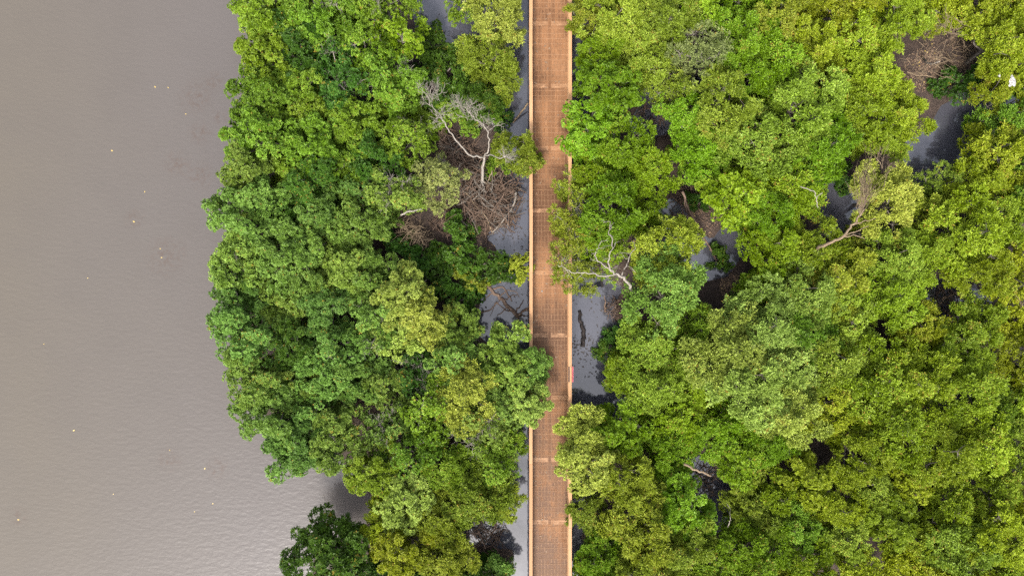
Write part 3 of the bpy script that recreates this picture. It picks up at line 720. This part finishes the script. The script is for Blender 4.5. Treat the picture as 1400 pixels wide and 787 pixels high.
fallen('stake', 'thin brown stake rising from the water near the floating black board', [(828, 428, -.3), (827, 418, .5), (826.5, 404, 1.2)], .08, .02, 'brown', 0, 'stake')
fallen('pole', 'slanting wooden pole propped in the water against the boardwalk', [(722, 141, 1.0), (712, 155, .5), (700, 170, -.1)], .055, .055, 'beige', 0, 'pole')
fallen('fallen_branch', 'stout brown branch lying bare above the dark forest hollow', [(935, 634, 4.6), (948, 640, 4.8), (960, 645, 4.8), (972, 650, 4.6)], .07, .05, 'beige')
for pix in ([(933, 687, 3.0), (942, 681, 3.2), (948, 672, 3.3)], [(952, 680, 3.0), (960, 690, 3.1)], [(936, 676, 2.6), (950, 668, 2.8), (955, 660, 2.8)], [(995, 720, 3.0), (999, 712, 3.4), (998, 706, 3.5)]):
    fallen('dead_branch', 'bare grey branch crossing the dark hollow near the stout bare branch', pix, .035, .018, 'pale', 1, 'branch', 'bare branches over the dark forest hollow')
for pix in ([(466, 560, 1.0), (485, 552, 1.6), (497, 545, 2.0)], [(470, 566, .8), (486, 553, 1.4)], [(480, 570, .8), (495, 560, 1.4)], [(478, 576, .8), (490, 570, 1.2), (505, 562, 1.6)], [(487, 590, .4), (486, 575, .9)], [(474, 548, 1.0), (495, 554, 1.6)]):
    fallen('dead_branch', 'bare brown branch in the dark gap amid lagoon side mangroves', pix, .04, .025, 'beige', 0, 'branch', 'bare branches in the dark gap of the lagoon side')
for pix in ([(1282, 418, .8), (1293, 408, 1.2), (1306, 400, 1.6)], [(1306, 400, 1.6), (1318, 406, 1.8), (1338, 410, 2.0)], [(1290, 424, .5), (1300, 430, .6), (1312, 428, .6)], [(1395, 420, 3.0), (1400, 412, 3.2)]):
    fallen('dead_branch', 'bare beige branch over the dark hollow below golden foliage', pix, .04, .02, 'beige', 2, 'branch', 'bare branches over the golden tree hollow')
for pix in ([(1298, 98, .3), (1315, 108, .35), (1336, 120, .3)], [(1310, 103, .3), (1330, 95, .4), (1345, 92, .4)], [(1316, 55, .8), (1322, 66, .8), (1330, 58, 1.0), (1345, 47, 1.2)], [(1240, 98, .8), (1255, 103, .8), (1280, 106, .8)], [(1362, 35, .8), (1372, 52, .6)], [(1318, 112, .3), (1338, 93, .35)]):
    fallen('fallen_branch', 'dry branch lying on the bare brown mud above the forest pond', pix, .04, .022, 'beige', 2, 'branch', 'dry branches on the bare mud')
for pix in ([(868, 428, .6), (876, 420, 1.0), (886, 424, 1.0), (897, 432, .8)], [(866, 430, .4), (873, 418, .6)]):
    fallen('fallen_branch', 'arched pale branch beside the brown heap at the pool edge', pix, .035, .02, 'pale', 0, 'branch', 'arched branches by the brown heap')
for pix in ([(1094, 255, 5.6), (1112, 262, 5.8), (1116, 272, 5.7)], [(1116, 272, 5.7), (1124, 263, 5.9)], [(1116, 272, 5.7), (1118, 284, 5.4)]):
    fallen('dead_branch', 'thin white branch over the small dark gap by the leaning dead tree', pix, .03, .018, 'pale', 0, 'branch', 'white branches by the leaning dead tree')

# uprooted trunk with its roots in the pool
u = empty('uprooted_trunk'); tag(u, 'uprooted brown trunk with spreading roots lying in the pool by the boardwalk', 'log')
S = Soup(); limb(S, [(666, 391, .9), (680, 404, .7), (694, 417, .5), (708, 432, .2)], .09, .13); part(S, 'trunk', 'brown', u)
for pix, r in (([(708, 432, .2), (716, 425, .3), (726, 416, .1)], .09), ([(707, 430, .2), (710, 440, .2), (698, 450, .0)], .06), ([(672, 395, .8), (688, 392, .8), (694, 402, .7), (700, 412, .6)], .06),
               ([(700, 425, .4), (690, 424, .4), (678, 412, .5)], .04), ([(656, 428, .2), (670, 423, .3), (678, 415, .4), (682, 402, .6)], .05), ([(708, 432, .2), (722, 432, .1)], .05),
               ([(709, 433, .1), (707, 446, .1)], .06), ([(684, 410, .6), (676, 418, .4), (670, 432, .1)], .03), ([(715, 426, .2), (722, 424, .2), (727, 424, .1)], .05), ([(690, 413, .6), (698, 405, .5), (708, 402, .2)], .045), ([(676, 400, .8), (668, 404, .6), (662, 412, .3)], .04), ([(696, 420, .4), (684, 428, .3), (676, 440, .1)], .035), ([(704, 428, .3), (712, 418, .3), (716, 410, .1)], .05), ([(682, 406, .7), (692, 398, .7), (704, 398, .4), (710, 406, .2)], .04)):
    S = Soup(); limb(S, pix, r, r * .45); part(S, 'root', 'brown', u)
S = Soup()
fl = empty('floating_board'); q0, q1 = P(793.5, 394.5, .03), P(822, 388.5, .03); c = (q0 + q1) / 2; d = q1 - q0
fl.location = c; fl.rotation_euler = (0, 0, math.atan2(d[1], d[0])); tag(fl, 'black squared board afloat under the white limb', 'board')
hl = float(np.linalg.norm(d)) / 2
S = Soup(); S.box(-hl, hl, -.13, .13, -.05, .09); mobj('board', S.mesh('board', M['black']), fl)
S = Soup(); S.box(hl - .02, hl + .09, -.2, .26, -.05, .105); mobj('end_cleat', S.mesh('end_cleat', M['wetlog']), fl)

# tangled brushwood: nobody could count it
def tangle(name, label, blobs, n, mat, zmax, rr=(.012, .034)):
    S = Soup(); w = np.array([b[2] ** 2 for b in blobs], float); w /= w.sum()
    for k in range(n):
        b = blobs[dw.choice(len(blobs), p=w)]; a = dw.random() * 6.28; r = math.sqrt(dw.random()) * b[2]
        z = dw.random() * zmax * (1.1 - r / b[2]) + .05
        q = P(b[0] + math.cos(a) * r, b[1] + math.sin(a) * r, z)
        th = dw.random() * 6.28; ln = dw.uniform(.4, 1.8) * min(1.0, b[2] / 28); d = np.array([math.cos(th), math.sin(th), dw.normal() * .25])
        cv = dw.normal(size=3) * .11 * ln
        p = np.stack([q - d * ln / 2, q - d * ln / 5 + cv, q + d * ln / 5 + cv * .8, q + d * ln / 2]); p[:, 2] = np.maximum(p[:, 2], -.05)
        r0 = dw.uniform(*rr); S.tube(p, [r0, r0, r0 * .85, r0 * .6], 4)
    return tag(mobj(name, S.mesh(name, M[mat])), label, 'brushwood', kind='stuff')
tangle('brushwood', 'tangle of brown dead branches and roots under the bleached dead tree', [(650, 245, 40), (680, 280, 32), (650, 290, 34), (625, 210, 28), (690, 255, 20), (612, 300, 22), (606, 182, 18)], 1150, 'brown', 1.4)
tangle('brushwood', 'thin heap of grey sticks lying over the brown tangle', [(655, 255, 40), (680, 280, 32), (640, 290, 28), (618, 200, 22)], 230, 'bark', 1.5)
tangle('brushwood', 'tan nest of dry twigs beside the pale twiggy tree', [(560, 318, 22), (575, 330, 16)], 260, 'beige', 2.6, (.008, .018))
tangle('brushwood', 'brown heap of dead twigs at the pool edge beyond the boardwalk', [(858, 426, 18), (842, 424, 14), (872, 422, 14)], 300, 'brown', 1.0, (.008, .02))
tangle('brushwood', 'scatter of dry sticks over the bare brown mud', [(1312, 80, 34), (1270, 98, 22), (1330, 60, 26)], 200, 'beige', .35, (.008, .02))
tangle('brushwood', 'sunken sticks in the dark hollows of the forest floor', [(1310, 408, 30), (490, 560, 22), (955, 660, 26), (1000, 392, 16), (945, 290, 30), (660, 730, 30), (893, 152, 20)], 420, 'brown', .9, (.012, .03))

# leaf litter on the mud, and bits afloat
def litter(name, label, spots, n, mat, size, on_water=False):
    V, F = [], []
    for k in range(n):
        b = spots[int(dw.integers(len(spots)))]
        a = dw.random() * 6.28; r = math.sqrt(dw.random()) * b[2]; q = P(b[0] + math.cos(a) * r, b[1] + math.sin(a) * r)
        gzz = float(ground_z(q[:1], q[1:2])[0])
        if on_water != (gzz < -0.01): continue
        z = (0.006 if on_water else gzz + .02); th = dw.random() * 6.28; l = size * dw.uniform(.5, 1.3); w_ = l * dw.uniform(.35, .6)
        e = np.array([math.cos(th), math.sin(th), dw.normal() * (.02 if on_water else .25)]); f = np.array([-math.sin(th), math.cos(th), dw.normal() * (.0 if on_water else .25)])
        c = np.array([q[0], q[1], z]); i = len(V)
        V += [c - e * l / 2, c + f * w_ / 2 + [0, 0, .008], c + e * l / 2, c - f * w_ / 2 + [0, 0, .008]]; F.append((i, i + 3, i + 2, i + 1))
    return tag(mobj(name, mesh_np(name, np.array(V), np.array(F), mat)), label, 'litter', kind='stuff')
LIT = flat_material('dry_litter', (0.23, 0.145, 0.085), .8, .5, 3); LIT2 = flat_material('dark_litter', (0.03, .022, .02), .7, .4, 3)
open_spots = [(945, 290, 42), (1312, 70, 55), (1262, 98, 30), (660, 300, 50), (690, 430, 50), (850, 425, 30), (660, 735, 45), (1000, 392, 18), (893, 152, 24), (1380, 40, 30)]
litter('leaf_litter', 'dry brown leaf litter strewn on the bare mud', open_spots, 5200, LIT, .12)
litter('leaf_litter', 'few bright fallen leaves on the bare mud', open_spots, 220, M['yellowleaf'], .11)
litter('floating_debris', 'dark bits of bark afloat on the pools by the boardwalk', [(805, 430, 40), (800, 490, 28), (797, 470, 16), (705, 290, 34), (690, 430, 44), (700, 330, 26), (630, 40, 40)], 420, LIT2, .17, True)
V, F = [], []
for k in range(170):
    q = np.array([dw.uniform(XL + .12, XR - .12) if k % 3 else XL + .14 + abs(dw.normal()) * .12, dw.uniform(-20, 19), DECK_Z + .03]); th = dw.random() * 6.28; l = dw.uniform(.05, .11)
    e = np.array([math.cos(th), math.sin(th), .1]) * l; f = np.array([-math.sin(th), math.cos(th), .1]) * l * .45; i = len(V)
    V += [q - e, q + f, q + e, q - f]; F.append((i, i + 3, i + 2, i + 1))
tag(mobj('fallen_leaves', mesh_np('fallen_leaves', np.array(V), np.array(F), LIT)), 'dry fallen leaves scattered on the boardwalk deck', 'leaves', kind='stuff')
fl_lab = 'single yellow leaf afloat on the open lagoon'
yl = Soup(); yl.add([(-.05, 0, 0), (0, -.032, .008), (.055, 0, .002), (0, .032, .008)], [(0, 1, 2, 3)]); yl_me = yl.mesh('floating_leaf', M['yellowleaf'])
for (x, y) in ((212, 119), (230, 120), (153, 206), (101, 588), (155, 675), (266, 699), (291, 688), (232, 615), (25, 710), (219, 340), (221, 352), (254, 156), (280, 640), (183, 303), (198, 262), (60, 470), (120, 380)):
    o = mobj('floating_leaf', yl_me, None, P(x, y, .006), dw.random() * 6.28); k = dw.uniform(.9, 1.7); o.scale = (k, k, 1)
    tag(o, fl_lab, 'leaf', 'yellow leaves afloat on the lagoon')

# scraps
def scrap(name, label, px, py, z, w, h, mat, seed):
    R_ = np.random.default_rng(seed); n = 9
    u_, v_ = np.meshgrid(np.linspace(-1, 1, n), np.linspace(-1, 1, n)); ang = np.arctan2(v_, u_); wob = 1 + .2 * np.sin(3 * ang + seed) + .14 * np.sin(5 * ang)
    sq = np.maximum(np.abs(u_), np.abs(v_)) / (np.hypot(u_, v_) + 1e-6)
    X = u_ * w / 2 * wob * np.where(np.hypot(u_, v_) > 0, sq, 1); Y = v_ * h / 2 * wob * np.where(np.hypot(u_, v_) > 0, sq, 1); Z = R_.random((n, n)) * .22 * min(w, h) + .18 * min(w, h) * (1 - np.hypot(u_, v_) / 1.5)
    i = (np.arange(n - 1)[:, None] * n + np.arange(n - 1)[None, :]).ravel()
    top = np.stack([X.ravel(), Y.ravel(), Z.ravel()], -1)
    me = mesh_np(name, top, np.stack([i, i + 1, i + n + 1, i + n], -1), M[mat], smooth=False)
    return tag(mobj(name, me, None, P(px, py, z)), label, 'scrap')
scrap('plastic_scrap', 'crumpled white scrap lying on golden foliage by the forest pond', 1383, 112, 6.0, .36, .56, 'white', 3)
scrap('plastic_scrap', 'tiny white scrap beside the crumpled one on golden foliage', 1366, 104, 6.0, .13, .13, 'white', 5)
scrap('paper_scrap', 'white scrap on the deck against the vivid green leaves', 748, 501, DECK_Z + .03, .13, .13, 'white', 7)
scrap('paper_scrap', 'white scrap on the deck close to the railing by green leaves', 736.5, 484, DECK_Z + .03, .12, .12, 'white', 8)
scrap('paper_scrap', 'pale scrap lying alone on the open deck boards', 741, 398, DECK_Z + .03, .09, .09, 'white', 9)
